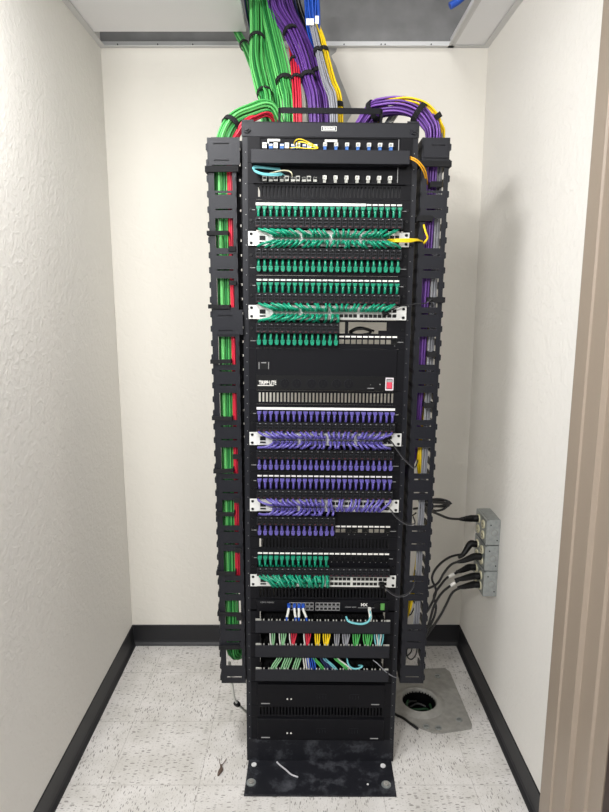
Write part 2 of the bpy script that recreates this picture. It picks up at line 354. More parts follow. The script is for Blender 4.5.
# fibre panels
def fibre(u0, u1, label, up):
    t = panel_thing('fiber_patch_bay', u0, u1, label, 'fiber panel')
    H = (u1-u0)*PIT
    m = MB(); face(m, u0, u1, [(-.205, .205, .004, H-.004)] if up else [(-.205, .205, .004, H-.004)])
    m.build('mounting_frame', M['panel'], t)
    if up: MB().box(-.228, .228, -.040, -.036, -.010, .029).box(-.228, .228, -.040, .0, -.010, -.007).build('hinged_cover', M['rack'], t, bevel=.001)
    else: MB().box(-.225, .225, -.012, 0, 0, .003).build('tray_lip', M['panel'], t)
    MB().box(-.215, .215, .001, .26, .001, H-.001).build('enclosure', M['panel'], t)
    za = H-.027 if up else .014
    k = 0
    for i in range(5):
        x = -.191 + i*.0325
        ad = MB().box(x-.006, x+.006, -.014, .002, za-.008, za+.007).box(x-.0045, x+.0045, -.0145, -.0139, za-.003, za+.004, 1); ad.build('adapter', [M['label' if up else 'grey'], M['grey' if up else 'plastic']], t)
        ad = MB().box(x+.0125, x+.0235, -.013, .002, za-.009, za+.004, 0).box(x+.013, x+.023, -.014, -.0128, za-.002, za+.003, 1); ad.build('adapter', [M['bluec' if up else 'grey'], M['label' if up else 'plastic']], t)
    for i in range(7):
        x = -.015 + i*.032
        ad = MB().box(x-.0055, x+.0055, -.013, .002, za-.001, za+.009, 0).box(x-.005, x+.002, -.0145, -.0128, za+.001, za+.007, 1).box(x-.0045, x+.004, -.012, .002, za-.013, za-.001, 2)
        ad.build('adapter', [M['label'], M['grey'], M['bluec' if up else 'grey']], t)
    for x in (-.178, -.012):
        if up or x > 0: MB().box(x-.004, x+.032, -.016, -.0135, za+.010, za+.016).box(x-.004, x+.000, -.016, -.0135, za+.004, za+.010).build('label_clip', M['label'], t)
    MB().box(.199, .201, -.0045, -.003, .006, H-.006, 0).build('latch_edge', M['marks'], t)
    return t
fibre(0, 1.66, 'uppermost black fiber panel with blue connectors and a flat hinged cover', True)
fibre(1.66, 3, 'second black fiber panel with pale grey adapters, below the hinged cover', False)
# patch panels
PX = [-.2088 + i*.01815 for i in range(24)]
jm = MB()
jm.plate(-.0082, .0082, -.0085, .0085, -.0055, -.003, [(-.006, .006, -.006, .006)])
jm.box(-.006, .006, -.0006, 0, -.006, .006, 1)
jm.box(-.001, .001, -.0059, -.0054, -.0125, -.0108, 2)
JACK = jm.mesh('jack', [M['plastic'], M['dark'], M['marks']])
def patch_panel(u0, kind, label, filled=24, cell_n=24, see=False, cont=False):
    """kind A: ports on top, cell strip below. kind B: cell strip on top, ports below"""
    t = panel_thing('patch_bay', u0, u0+2, label, 'patch panel', None)
    H = 2*PIT
    zp = H-.030 if kind == 'A' else .022      # port row
    zl = zp+.0165 if kind == 'A' else zp+.0155
    zs0, zs1 = (.004, .036) if kind == 'A' else (H-.041, H-.009)
    holes = []
    if see:
        for i in range(filled, 24):
            if see == 'open' or i not in (14, 15, 20, 21): pass
            holes.append((PX[i]-.0072, PX[i]+.0072, zp-.0068, zp+.0066))
    if kind == 'B' and cell_n < 24 and see == 'open':
        x = PX[cell_n]-.0075
        holes += [(x, x+.017, zs0, zs1+.003), (x+.027, x+.120, zs0, zs1+.003), (x+.118, x+.145, zs0+.010, zs1+.003)]
    m = MB(); face(m, u0, u0+2, holes); m.build('mounting_plate', M['panel'], t)
    n0 = filled if see else 24
    for i in range(24):
        if see and i >= filled:
            if see == 'open' and i < 23: continue
            if see != 'open' and i in (16, 17, 19, 23): pass
            elif see != 'open': continue
        place(JACK, 'jack', t, (PX[i], 0, zp))
    # label strip
    ls = MB()
    if kind == 'A' and cont:
        ls.box(PX[0]-.009, PX[cont]+.009 if cont < 24 else PX[23]+.009, -.005, -.003, zl-.0038, zl+.0038)
        a = cont+1
    else: a = 0
    if kind == 'B': a = filled
    for i in range(a, 24): ls.box(PX[i]-.0072, PX[i]+.0072, -.005, -.003, zl-.0024, zl+.0024)
    if ls.v: ls.build('label_strip', M['label'], t)
    # cell strip standing proud of the plate; cords pass behind it
    if cell_n:
        xe = PX[cell_n-1]+.009; x0 = PX[0]-.009
        cs = MB(); holes = []
        cs.box(x0, xe, -.0255, -.0235, zs0, zs1, 4); cs.box(x0, xe, -.026, -.0235, zs0, zs0+.0015); cs.box(x0, xe, -.026, -.0235, zs1-.0015, zs1)
        cs.box(x0, x0+.002, -.026, -.003, zs0, zs1); cs.box(xe-.002, xe, -.026, -.003, zs0, zs1)
        for i in range(cell_n):
            x = PX[i]
            cs.plate(x-.0076, x+.0076, zs0+.003, zs1-.003, -.0285, -.0255, [(x-.0058, x+.0058, zs0+.008, zs1-.017), (x-.0058, x+.0058, zs1-.014, zs1-.008)], 1)
            cs.box(x-.005, x+.001, -.0288, -.0284, zs0+.0045, zs0+.0058, 2)
            cs.box(x+.001, x+.005, -.0288, -.0284, zs1-.0062, zs1-.0048, 3)
        cs.build('cell_strip', [M['plastic'], M['rack'], M['redd'], M['marks'], M['dark']], t)
    MB().box(-.236, -.220, -.0036, -.003, zp-.001, zp+.0008).build('marking', M['marks'], t)
    MB().box(.217, .236, -.0036, -.003, zp-.001, zp+.0008).build('marking', M['marks'], t)
    for s in (-1, 1):
        for q in (-.016, .016): MB().cyl((s*.2325, -.003, H*.5+q), (s*.2325, -.006, H*.5+q), .004, 8).build('mounting_screw', M['plastic'], t)
    return dict(u0=u0, kind=kind, z=U(u0+2)+zp, n=filled)
pp = [
    patch_panel(4, 'A', 'black patch panel with the topmost row of green plugs under a white label strip', cont=17),
    patch_panel(7, 'B', 'black patch panel with green plugs just below the topmost white switch'),
    patch_panel(9, 'A', 'black patch panel with green plugs just above the second white switch'),
    patch_panel(12, 'B', 'half-filled black patch panel with green plugs, just above the power unit', 14, 14, 'open'),
    patch_panel(18, 'A', 'black patch panel with the topmost row of violet plugs under an unbroken label strip', cont=23),
    patch_panel(21, 'B', 'black patch panel with violet plugs just below the third white switch'),
    patch_panel(23, 'A', 'black patch panel with violet plugs just above the fourth white switch'),
    patch_panel(26, 'B', 'half-filled black patch panel with violet plugs and empty ports on the right', 14, 14, 'part'),
    patch_panel(29, 'A', 'half-filled black patch panel with green plugs, just above the lowest white switch', 13),
]
tag_b = MB().box(.186, .204, -.006, -.003, 0, .004).box(.186, .190, -.006, -.003, .004, .014).box(.200, .204, -.006, -.003, .004, .014)
# ---------------------------------------------------------------- switches
SX = [-.162 + i*.01375 + (i//6)*.0062 for i in range(24)]
hole_m = MB().box(-.0055, .0055, -.0008, .0002, -.0048, .0048).box(-.0062, .0062, -.0004, .0002, -.0055, .0055, 1).mesh('port', [M['dark'], M['grey']])
def switch(u, label, free_top=(), free_bot=()):
    t = panel_thing('network_switch', u, u+1, label, 'network switch', None)
    H = PIT
    MB().box(-.221, .221, -.010, .24, .0008, H-.0008).build('housing', M['white'], t, bevel=.002)
    for s in (-1, 1):
        a, b_ = sorted((s*.218, s*.2405))
        MB().plate(a, b_, .0012, H-.0012, -.0105, -.008, [(s*.2315-.0045, s*.2315+.0045, z-.0032, z+.0032) for z in (.009, .035)]).build('rack_ear', M['white'], t)
        for z in (.009, .035): MB().cyl((s*.2315, -.008, z), (s*.2315, -.0125, z), .0042, 10).build('ear_screw', M['plastic'], t)
    MB().box(-.207, -.189, -.0112, -.0098, .017, .030).box(-.207, -.189, -.0114, -.0098, .008, .0125).build('display', M['plastic'], t)
    for i in range(24):
        for z in (.013, .030): place(hole_m, 'port', t, (SX[i], -.0102, z))
    for x in (.189, .204):
        for z in (.014, .029): MB().box(x-.006, x+.006, -.0112, -.0098, z-.005, z+.005).build('uplink_port', M['plastic'], t)
    return dict(u=u, z=U(u+1))
sw = [switch(6.07, 'topmost white network switch buried in green cords, yellow cord at its right end'),
      switch(11, 'second white network switch, green cords above and some free ports lower right'),
      switch(20, 'third white network switch, covered end to end in violet cords'),
      switch(25, 'fourth white network switch, violet cords thinning out lower right'),
      switch(30.93, 'lowest white network switch, green cords left and bare ports right')]
# ---------------------------------------------------------------- patch cords
def patch_cord(xp, zp, s, xs, zs, zedge, name, mt, label, group, hidden=False):
    t = rthing(name, zp, label, 'network cable', group, x=xp)
    dx, dz, de = xs-xp, zs-zp, zedge-zp
    j = lambda a: R.uniform(-a, a)
    if not hidden:
        bt = MB()
        if s < 0:
            bt.prism([(-.0068, .0085), (.0068, .0085), (.0062, .003), (.0036, -.002), (-.0036, -.002), (-.0062, .003)], -.020, -.004)
            bt.box(-.0028, .0028, -.0225, -.018, -.001, .006)
            bt.tube([(0, -.014, .001), (0, -.018, -.008), (0, -.017, -.019)], .005, 8, rad=lambda q: .0046-.0012*q)
        else:
            bt.prism([(-.0040, -.011), (.0040, -.011), (.0060, -.004), (.0060, .002), (.0036, .006), (-.0036, .006), (-.0060, .002), (-.0060, -.004)], -.020, -.004)
            bt.box(-.0066, .0066, -.021, -.016, .0005, .0035)
            bt.tube([(0, -.014, .001), (0, -.019, .010), (0, -.017, .020)], .005, 8, rad=lambda q: .0046-.0012*q)
        bt.build('panel_plug', mt, t, bevel=.0006)
    a = [(0, -.016, s*.008), (0, -.018, s*.016), (0, -.012, s*.028)]
    if hidden: a = [(0, -.006, s*.026), (0, -.012, s*.030)]
    ex = j(.003); sw_ = j(.007)
    up = -s
    a += [(ex, -.014, de-s*.006), (ex+.12*dx+sw_, -.030-R.uniform(0, .006), de+up*-.0005+j(.001)), (.6*dx+sw_, -.040-R.uniform(0, .008), de+.5*(dz-de)+j(.002)),
          (.93*dx+sw_*.3, -.036, dz+up*.001), (dx, -.026, dz)]
    MB().tube(a, .0038, 7, seg=4).build('cord', mt, t)
    MB().box(dx-.0056, dx+.0056, -.027, -.0085, dz-.0052, dz+.0052).box(dx-.003, dx+.003, -.0275, -.012, dz+.004, dz+.006).build('switch_plug', mt, t, bevel=.001)
jobs = [(0, 0, 'top', 'green', 'green', 'topmost green row'), (1, 0, 'bot', 'green', 'green', 'second green row'),
        (2, 1, 'top', 'green', 'green', 'third green row'), (3, 1, 'bot', 'green', 'green', 'half-filled fourth green row'),
        (4, 2, 'top', 'purple', 'violet', 'topmost violet row'), (5, 2, 'bot', 'purple', 'violet', 'second violet row'),
        (6, 3, 'top', 'purple', 'violet', 'third violet row'), (7, 3, 'bot', 'purple', 'violet', 'half-filled lowest violet row'),
        (8, 4, 'top', 'green', 'green', 'lowest green row')]
for (pi_, si, side, mk, cn, where) in jobs:
    p = pp[pi_]; w = sw[si]; s = -1 if side == 'top' else 1
    zs = w['z'] + (.030 if side == 'top' else .013); ze = w['z'] + (PIT+.002 if side == 'top' else -.002)
    for i in range(p['n']):
        k = i; zz = zs - (.017 if (si == 3 and side == 'top' and i > 12) else 0)
        patch_cord(PX[i], p['z'], s, SX[k], zz, ze, 'network_cable', M[mk], f'{cn} network cable, {ORD[i]} plug from the left in the {where}', 'network cables of the '+where)
p = pp[8]; w = sw[4]
for i in range(13):   # second set of cords dropping to the lower ports of the lowest switch
    patch_cord(PX[i]+.006, p['z'], -1, SX[i], w['z']+.013, w['z']+PIT+.002, 'network_cable', M['green'],
               'green network cable looping to a lower left port of the lowest white switch', 'cords to the lower ports of the lowest switch', hidden=True)
# ---------------------------------------------------------------- power unit
t = panel_thing('power_supply_unit', 14, 17, 'black power supply unit with outlets and a red rocker switch', 'power supply')
H = 3*PIT
MB().box(-.219, .219, -.006, .10, .001, H-.001).build('chassis', M['panel'], t, bevel=.002)
m = MB(); face(m, 14, 17); m.build('mounting_plate', M['panel'], t)
MB().box(-.218, .218, -.0075, -.006, .002, .048).build('outlet_strip', M['plastic'], t)
MB().box(-.213, -.178, -.0068, -.0058, .066, .090).box(-.2105, -.2085, -.0072, -.0066, .067, .089, 1).box(-.181, -.179, -.0072, -.0066, .067, .089, 1).box(-.203, -.187, -.0073, -.0066, .0855, .088, 1).build('breaker_cover', [M['plastic'], M['marks']], t)
for x in (-.129, -.092, -.046, -.010, .032, .070):
    m = MB().cyl((x, -.0075, .023), (x, -.0086, .023), .0148, 20, 2).cyl((x, -.0075, .023), (x, -.010, .023), .0138, 20)
    m.box(x-.006, x-.0042, -.0106, -.0098, .023, .031, 1).box(x+.0042, x+.006, -.0106, -.0098, .023, .031, 1).cyl((x, -.0098, .016), (x, -.0106, .016), .0025, 8, 1)
    m.build('outlet', [M['panel'], M['dark'], M['rack']], t)
lg = text('maker_lettering', 'TRIPP·LITE', .017, M['label'], t, (-.183, -.0078, .024), .054, bold=.0004)
MB().box(-.214, -.164, -.0078, -.0074, .0145, .017).build('underline_mark', M['label'], t)
MB().box(.128, .149, -.0078, -.0074, .009, .011).box(.137, .139, -.0078, -.0074, .020, .022).box(.166, .169, -.0078, -.0074, .021, .024).build('marking', M['marks'], t)
rs = MB().plate(.184, .209, .004, .044, -.0105, -.0072, [(.187, .206, .008, .040)]).build('switch_guard', M['clear'], t)
MB().box(.1885, .2045, -.0095, -.0072, .010, .030).box(.1885, .2045, -.0088, -.0072, .030, .038, 1).build('rocker_switch', [M['redsw'], M['marks']], t)
# ---------------------------------------------------------------- firewall
t = panel_thing('network_firewall', 33, 34, 'black firewall appliance with blue cords in its middle ports', 'network appliance')
m = MB(); face(m, 33, 34); m.build('mounting_plate', M['panel'], t)
MB().box(-.219, .219, -.008, .28, .001, PIT-.001).build('housing', M['panel'], t, bevel=.001)
for i in range(12):
    x = -.105 + i*.0136 + (i//6)*.006
    for z in (.014, .029):
        MB().plate(x-.0065, x+.0065, z-.0062, z+.0062, -.0105, -.008, [(x-.005, x+.005, z-.0046, z+.0046)]).box(x-.0055, x+.0055, -.0088, -.0080, z-.005, z+.005, 1).build('port', [M['marks'], M['dark']], t)
MB().box(.075, .095, -.0085, -.0079, .019, .0205).box(.098, .112, -.0085, -.0079, .019, .0205).box(.118, .19, -.0085, -.0079, .017, .0183).build('marking', M['marks'], t)
text('model_lettering', 'MX', .014, M['label'], t, (.138, -.0084, .028), .022, bold=.0004)
text('maker_lettering', 'CISCO MERAKI', .007, M['marks'], t, (-.185, -.0084, .034), .045)
m = MB().cyl((.182, -.008, .024), (.182, -.0095, .024), .011, 18).box(.193, .206, -.012, -.008, .012, .034, 1); m.build('release_tab', [M['plastic'], M['gled']], t)
# ---------------------------------------------------------------- cable managers (horizontal)
for k, (u, w_) in enumerate(((34, 'directly under the firewall'), (36, 'with red and yellow cords above its cover, middle of three'), (38, 'just above the upper server'))):
    t = panel_thing('cable_organizer', u-.13, u+1.87, 'black cable organizer '+w_, 'cable organizer')
    m = MB(); face(m, u, u+2, [(-.21, .21, .05, .086)]); m.build('mounting_plate', M['panel'], t)
    MB().box(-.222, .222, -.050, -.047, .029, .073).box(-.222, .222, -.050, -.003, .029, .032).build('cover', M['rack'], t, bevel=.001)
    fm = MB()
    for i in range(-8, 8):
        x = i*.0265+.006; 
        for q in (0, .010):
            fm.box(x+q, x+q+.004, -.047, -.003, .066, .070, 1); fm.box(x+q, x+q+.004, -.0475, -.0445, .070, .0775)
    fm.box(-.221, -.205, -.0475, -.0445, .072, .0785); fm.box(.208, .221, -.0475, -.0445, .072, .0775)
    fm.build('finger_row', [M['grey'], M['plastic']], t)
    MB().box(-.212, .212, .055, .058, .0, .088).build('back_sheet', M['dark'], t)
# loose cords in the organizers
def lcord(name, label, pts, mt, r=.0026, group=None, boot=None, cat='cord', lead=None):
    """pts are rack-local (x, y, z); origin at the first point"""
    x, y, z = pts[0]; t = rthing(name, z, label, cat, group, x=x, y=y)
    q = [(a-x, b-y, c-z) for a, b, c in pts]
    MB().tube(q, r, 7, seg=5).build('jacket', mt, t)
    if boot: MB().box(-.005, .005, -.012, .006, -.004, .006).build('plug', boot, t)
    return t
def lx(px, py): return P(px, py, YF).x - (X0 + P(px, py, YF).z*A)
cl = [(273, 'pgreen', 3, 'pale green'), (283, 'pgreen', 4, 'pale green, second'), (293, 'red', 4, 'red, left'), (307, 'red', 4, 'red, right'), (317, 'yellow', 3, 'yellow, left'), (326, 'yellow', 4, 'yellow, right'),
      (336, 'gjack', 3, 'grey, left'), (345, 'gjack', 4, 'grey, right'), (355, 'bgreen', 4, 'bright green, left'), (366, 'bgreen', 5, 'bright green, right'), (377, 'cyan', 5, 'teal and white')]
for px, mk, n, nm in cl:
    x = lx(px, 640)
    for i in range(n):
        xx = x + (i-(n-1)/2)*.0072; f = .35 if i % 2 else .6
        z0 = U(36)+.029
        base = nm.split(',')[0]; side = nm.split(',')[1].strip()+' ' if ',' in nm else ''
        m_ = M[mk] if not (mk == 'cyan' and i % 2) else M['wjack']
        m_ = M['wjack'] if (mk in ('red', 'pgreen') and i == 0) else m_
        lcord('cable', f'thin {"white" if m_ is M["wjack"] else base.split(" and")[0]} cord, {ORD[i]} in the {side}{base} cluster below the top organizer',
              [(xx, -.012, z0+.02), (xx, -.034, z0+.008), (xx, -.042, z0-.004), (x+(xx-x)*(f+.3), -.044, z0-.020), (x+(xx-x)*f, -.043, z0-.040), (x+(xx-x)*f, -.030, z0-.056)], m_, .0023, f'{nm} cluster in the organizer')
cl = [(277, 'pgreen', 3, -1, 'leftmost pale green'), (287, 'pgreen', 4, -.6, 'second pale green'), (297, 'pgreen', 3, -.5, 'third pale green'), (306, 'wjack', 3, .2, 'white'), (311, 'blue', 4, .3, 'deep blue'),
      (318, 'bgreen', 2, 1.4, 'green'), (325, 'dblue', 3, 1, 'dark blue'), (329, 'cyan', 2, 1.8, 'teal'), (340, 'bgreen', 2, 1.8, 'bright green'), (343, 'wjack', 1, 2, 'slanting white')]
for px, mk, n, sl, nm in cl:
    x = lx(px, 664)
    for i in range(n):
        xx = x + (i-(n-1)/2)*.0075; z0 = U(38)+.029
        dx = sl*.012
        lcord('cable', f'{nm} cord, {ORD[i]} in its cluster, above the lowest organizer cover',
              [(xx-dx, -.012, z0+.02), (xx-dx, -.034, z0+.008), (xx-dx*.7, -.042, z0-.004), (xx+dx*.2, -.044, z0-.020), (xx+dx, -.043, z0-.040), (xx+dx, -.030, z0-.056)], M[mk], .0023, f'{nm} cluster above the lowest cover')
x = lx(346, 660)
lcord('cable', 'curled pale aqua cord lying right of the clusters above the lowest cover', [(x, -.012, U(38)+.04), (x, -.036, U(38)+.026), (x+.006, -.043, U(38)+.006), (x+.022, -.045, U(38)-.006), (x+.042, -.045, U(38)-.004), (x+.052, -.040, U(38)+.001), (x+.040, -.03, U(38)-.004)], M['cyan'], .003)
for i, (px, ex) in enumerate(((289, -.004), (294.5, .003), (299, .0), (303, .008))):
    x = lx(px, 606); z = U(34)+.012
    t = lcord('cable', f'blue cord with a white boot, {ORD[i]} from the left in the firewall', [(x, -.012, z+.014), (x, -.026, z+.011), (x+ex*.5, -.034, z+.002), (x+ex*1.4, -.041, z-.014), (x+ex*1.6, -.041, z-.028), (x+ex*1.6, -.025, z-.042)], M['blue'], .0034, 'blue cords in the firewall', M['blue'])
    MB().tube([(0, -.014, -.003), (ex*.5, -.022, -.012), (ex*1.4, -.029, -.026)], .0042, 8).build('boot', M['wjack'], t)
x = lx(369, 606); z = U(34)+.016
t = lcord('cable', 'aqua cord with a white boot curving left under the firewall', [(x, -.010, z-.002), (x+.001, -.030, z-.004), (x+.001, -.042, z-.014), (x-.010, -.050, z-.027), (x-.035, -.054, z-.031), (x-.070, -.052, z-.024), (x-.078, -.03, z-.020)], M['cyan'], .0036, None, M['wjack'])
MB().tube([(0, -.012, -.002), (.001, -.026, -.008), (.001, -.031, -.02), (-.004, -.033, -.028)], .0055, 8).build('boot', M['wjack'], t)
# servers at the bottom
for u, w_ in ((40, 'upper flat black server with two small white lights, above a vent panel'), (43, 'lower flat black server with two small white lights, above the rack foot')):
    t = panel_thing('rack_server', u, u+2, w_, 'server'); H = 2*PIT
    m = MB(); face(m, u, u+2); m.build('mounting_plate', M['panel'], t)
    MB().box(-.219, .219, -.010, .30, .004, H-.004).build('bezel', M['panel'], t, bevel=.002)
    for x in (-.116, -.103): MB().cyl((x, -.010, .030), (x, -.012, .030), .0028, 8).build('indicator', M['label'], t)
    MB().box(-.206, -.176, -.0115, -.0095, .0105, .0135).box(.172, .200, -.0115, -.0095, .0105, .0130).build('handle_mark', M['marks'], t)
    g = MB()
    for x in (-.018+.003, .098):
        for i in range(4):
            g.box(x+i*.010, x+i*.010+.0012, -.0105, -.0098, .030, .044); 
        g.box(x, x+.034, -.0105, -.0098, .0485, .0495)
    g.build('grille_mark', M['rack'], t)
# ---------------------------------------------------------------- loose cords on the front
def wcord(name, label, pts, mt, r, cat='cord', plug=None, group=None, ends=(), sides=8):
    o = Vector(pts[0]); t = empty(name, o, label, cat, group)
    MB().tube([Vector(p)-o for p in pts], r, sides, seg=6).build('jacket', mt, t)
    return t
fy = YF-.02
yl = wcord('fiber_cable', 'thin yellow fiber cord looped over the uppermost fiber panel', [P(294, 145, fy+.005), P(295, 141, fy-.01), P(300, 139, fy-.015), P(308, 142, fy-.02), P(318, 148, fy-.02), P(308, 148.5, fy-.02), P(297, 147.5, fy-.015), P(290, 148, fy)], M['yellow'], .0014)
wcord('fiber_cable', 'second thin yellow fiber cord crossing the uppermost fiber panel', [P(297, 146, fy+.005), P(299, 142, fy-.01), P(306, 143, fy-.018), P(313, 146.5, fy-.02), P(318, 147.5, fy-.018)], M['yellow'], .0018)
cyp = [(285, 176, 0), (281, 173.5, -.02), (275, 174, -.028), (264, 173.5, -.03), (256, 171, -.03), (253, 168, -.026), (256, 166.2, -.02), (266, 167, -.012), (280, 168.5, 0)]
wcord('fiber_cable', 'aqua fiber cord looping out at the left of the second fiber panel', [P(a, b, YF+c) for a, b, c in cyp], M['cyan'], .0024)
wcord('fiber_cable', 'second aqua fiber cord in the loop left of the second fiber panel', [P(a+.8, b+1.5, YF+c-.004) for a, b, c in cyp[1:]], M['cyan'], .0024)
wcord('fiber_cable', 'cream fiber cord arching over the left adapters of the second fiber panel', [P(a, b, YF+c) for a, b, c in ((292, 178, 0), (292, 174, -.02), (289, 171, -.02), (282, 170.5, -.02), (275, 172, -.016), (270, 173, 0))], M['cream'], .0018)
for i, (a, b) in enumerate(((0, ''), (1.6, ''))):
    wcord('fiber_cable', ['upper', 'lower'][i]+' amber fiber cord curving from the top fiber panel into the right cable manager',
          [P(405, 155+a, YF-.01), P(409, 156.5+a, YF-.03), P(417, 160+a*1.5, YF-.04), P(424-a, 168+a, YF-.035), P(427-a, 178, YF-.012), P(427.5-a, 190, YF+.03)], M['orange'], .0021)
for i in range(3):
    k = (i-1)*1.3
    wcord('fiber_cable', ['upper', 'middle', 'lower'][i]+' yellow fiber cord leaving the right end of the topmost white switch', [P(388, 240+k*.3, YF-.015), P(394, 240.5+k*.8, YF-.035), P(402, 240.5+k, YF-.042), P(410, 240.5+k, YF-.042), P(417, 240+k*.4, YF-.035), P(421, 241, YF-.02), P(426, 243, YF+.02)], M['yellow'], .0022)
wcord('fiber_cable', 'short yellow fiber cord upright in the right cable manager', [P(424, 222, YF+.03), P(424, 226, YF-.016), P(426, 233, YF-.024), P(427.5, 238, YF-.022), P(424, 243, YF-.012), P(423, 246, YF+.03)], M['yellow'], .003)
dac = [('second', [(386, 313), (392, 309.5), (402, 306), (415, 304), (426, 303), (432, 299), (430, 304)]),
       ('third', [(386, 438), (391, 441), (397, 449), (403, 457), (410, 464), (415, 467), (418, 460)]),
       ('fourth', [(384, 505), (390, 509), (396, 516), (404, 522), (410, 524), (415, 523), (413, 516)]),
       ('lowest', [(382, 583), (387, 589), (394, 594), (401, 595.5), (408, 593), (414, 584), (415, 570)])]
for nm, pl in dac:
    for k, (mk, dy) in enumerate((('black', 0), ('gjack', 1.5))):
        if nm == 'second' and k: continue
        ys = [-.012]+[-.03]*(len(pl)-2)+[.01]
        wcord('cable', f'thin {["black", "grey"][k]} uplink cord drooping from the right end of the {nm} white switch', [P(a, b+dy, YF+y) for (a, b), y in zip(pl, ys)], M['black'] if mk == 'black' else mat('dark_grey_jacket', '#5c5c60', .4), .0017 if mk == 'black' else .0009)
# sfp plugs of the uplink cords
for nm, px, py in (('topmost', 384, 234), ('second', 384, 313), ('third', 384, 438), ('fourth', 382, 505), ('lowest', 381, 582)):
    p = P(px, py, YF); t = empty('uplink_plug', p, f'black uplink plug at the right end of the {nm} white switch', 'plug')
    MB().box(-.008, .008, -.032, -.0125, -.006, .008).build('plug_body', M['plastic'], t, bevel=.001)
    MB().tube([(0, -.030, 0), (.002, -.036, -.001), (.010, -.034, -.002)], .003, 6).build('strain_relief', M['plastic'], t)
wcord('cable', 'thin grey cord drooping beside the lowest organizer cover', [P(373, 660, YF-.04), P(378, 664, YF-.05), P(385, 671, YF-.05), P(392, 676, YF-.04), P(398, 678, YF+.0)], M['gjack'], .0015)
wcord('cable', 'coiled black cable seen through the gap above the open ports', [P(349, 334, YF+.05), P(355, 330, YF+.03), P(364, 329, YF+.03), P(371, 332, YF+.04), P(364, 334.5, YF+.03), P(354, 334.5, YF+.03), P(350, 331.5, YF+.05), P(360, 327.5, YF+.06), P(374, 331, YF+.07)], M['black'], .0035)
# ================================================================ VERTICAL CABLE MANAGERS
WZ = [2.0-.012] + [1.8-.1747*i for i in range(9)]
def manager(side, xa, xb, name_label):
    t = empty('vertical_cable_manager', ((xa+xb)/2, YF-.01, .3165), name_label, 'cable manager', None, (0, A if side > 0 else 0, 0))
    w = (xb-xa)/2; H = 2.068-.3165; z0 = .3165
    holes = []
    ww = (-.023, .026) if side > 0 else (-.0235, .0295)
    for i, zc in enumerate([1.957] + [1.8-.1747*k for k in range(9)]):
        hh = .043 if i else .036
        holes.append((ww[0], ww[1], (zc-hh if i < 9 else zc-.020)-z0, zc+hh-z0))
    for k in range(10):
        zc = 1.89-.1747*k
        for q in (-.022, .022):
            if zc+q-z0 > .02: holes.append((ww[0]+.002, ww[1]-.002, zc+q-z0-.0022, zc+q-z0+.0022))
    MB().plate(-w, w, 0, H, -.002, 0, holes).box(-w, -w+.002, 0, .10, 0, H-.0).build('front_panel', M['rack'], t)
    m = MB()   # outer finger comb with knuckles
    o = side*w
    n = int(H/.0437)
    for k in range(n):
        z = .010+k*.0437
        a, b_ = sorted((o-side*.002, o+side*.004))
        m.prism([(a, z), (b_, z+.003), (b_, z+.019), (a, z+.022)] if side > 0 else [(b_, z), (a, z+.003), (a, z+.019), (b_, z+.022)], -.004, .10)
    m.build('finger_comb', M['rack'], t)
    m = MB()
    for k in range(n):
        z = .014+k*.0437
        a, b_ = sorted((-o-side*.0, -o+side*.003)); m.box(a, b_, -.004, .10, z, z+.012)
    m.build('finger_comb', M['panel'], t)
    if side < 0:
        MB().plate(w-.001, w+.022, 0, H, .034, .036, [(w+.004, w+.009, .02+k*.0437, .027+k*.0437) for k in range(n)]).build('rail_bracket', M['panel'], t)
        MB().box(w-.004, w-.001, .0, .10, 0, H).build('side_sheet', M['panel'], t)
    # cover plates with bent ends toward the rack
    if side < 0:
        for (a, b_) in ((2.068, 1.992), (1.575, 1.50)):
            MB().plate(-w+.012, w+.012, b_-z0, a-z0, -.006, -.0035, [(-.022, .022, zz-z0-.0022, zz-z0+.0022) for zz in (a-.018, b_+.012)]).build('cover_plate', M['rack'], t, bevel=.0008)
    else:
        MB().plate(-w+.004, w-.004, 2.012-z0, 2.066-z0, -.006, -.0035, [(-.012, -.006, 2.043-z0, 2.0475-z0), (-.003, .001, 2.043-z0, 2.0475-z0), (.006, .026, 2.043-z0, 2.0475-z0)]).build('cover_plate', M['rack'], t, bevel=.0008)
    return t, w, z0
def strap(t, xa, xb, z, z0, h=.014, tilt=0):
    m = MB()
    vs = []
    for y in (-.010, -.004):
        pass
    m.prism([(xa, z-h/2-z0), (xb, z-h/2-z0+tilt), (xb, z+h/2-z0+tilt), (xa, z+h/2-z0)], -.010, -.004)
    m.box(xa-.003, xa, -.010, .06, z-h/2-z0, z+h/2-z0); m.box(xb, xb+.003, -.010, .06, z-h/2-z0+tilt, z+h/2-z0+tilt)
    return m.build('strap', M['velcro'], t)
mL, wL, zL = manager(-1, -.283, -.200, 'black vertical cable manager left of the rack, green and red cables in its windows')
for z, a, b_ in ((1.98, -wL-.004, wL+.004), (1.800, -wL-.004, .012), (1.585, -wL-.006, .012), (1.417, -wL-.004, .012), (1.240, -wL-.004, .012), (1.067, -wL-.004, .012), (.925, -wL, .012), (.72, -wL-.004, .012), (.575, -wL-.004, .03), (.452, -wL-.002, .02)):
    strap(mL, a, b_, z, zL, .0125 if z < 1.9 else .017, R.uniform(-.003, .004))
for z in (1.755, 1.655, 1.115, .97, .80, .56): MB().box(.014, .036, -.010, -.002, z-zL-.007, z-zL+.007).build('strap', M['velcro'], mL)
mR, wR, zR = manager(1, .3255, .4055, 'black vertical cable manager right of the rack, purple and grey cables in its windows')
for z, a, b_ in ((1.995, -wR-.003, wR+.003), (1.938, -.008, .018), (1.842, -wR-.003, -.004), (1.605, .0, wR+.004), (1.44, .008, .026), (1.28, .004, .026)):
    strap(mR, a, b_, z, zR, .016)
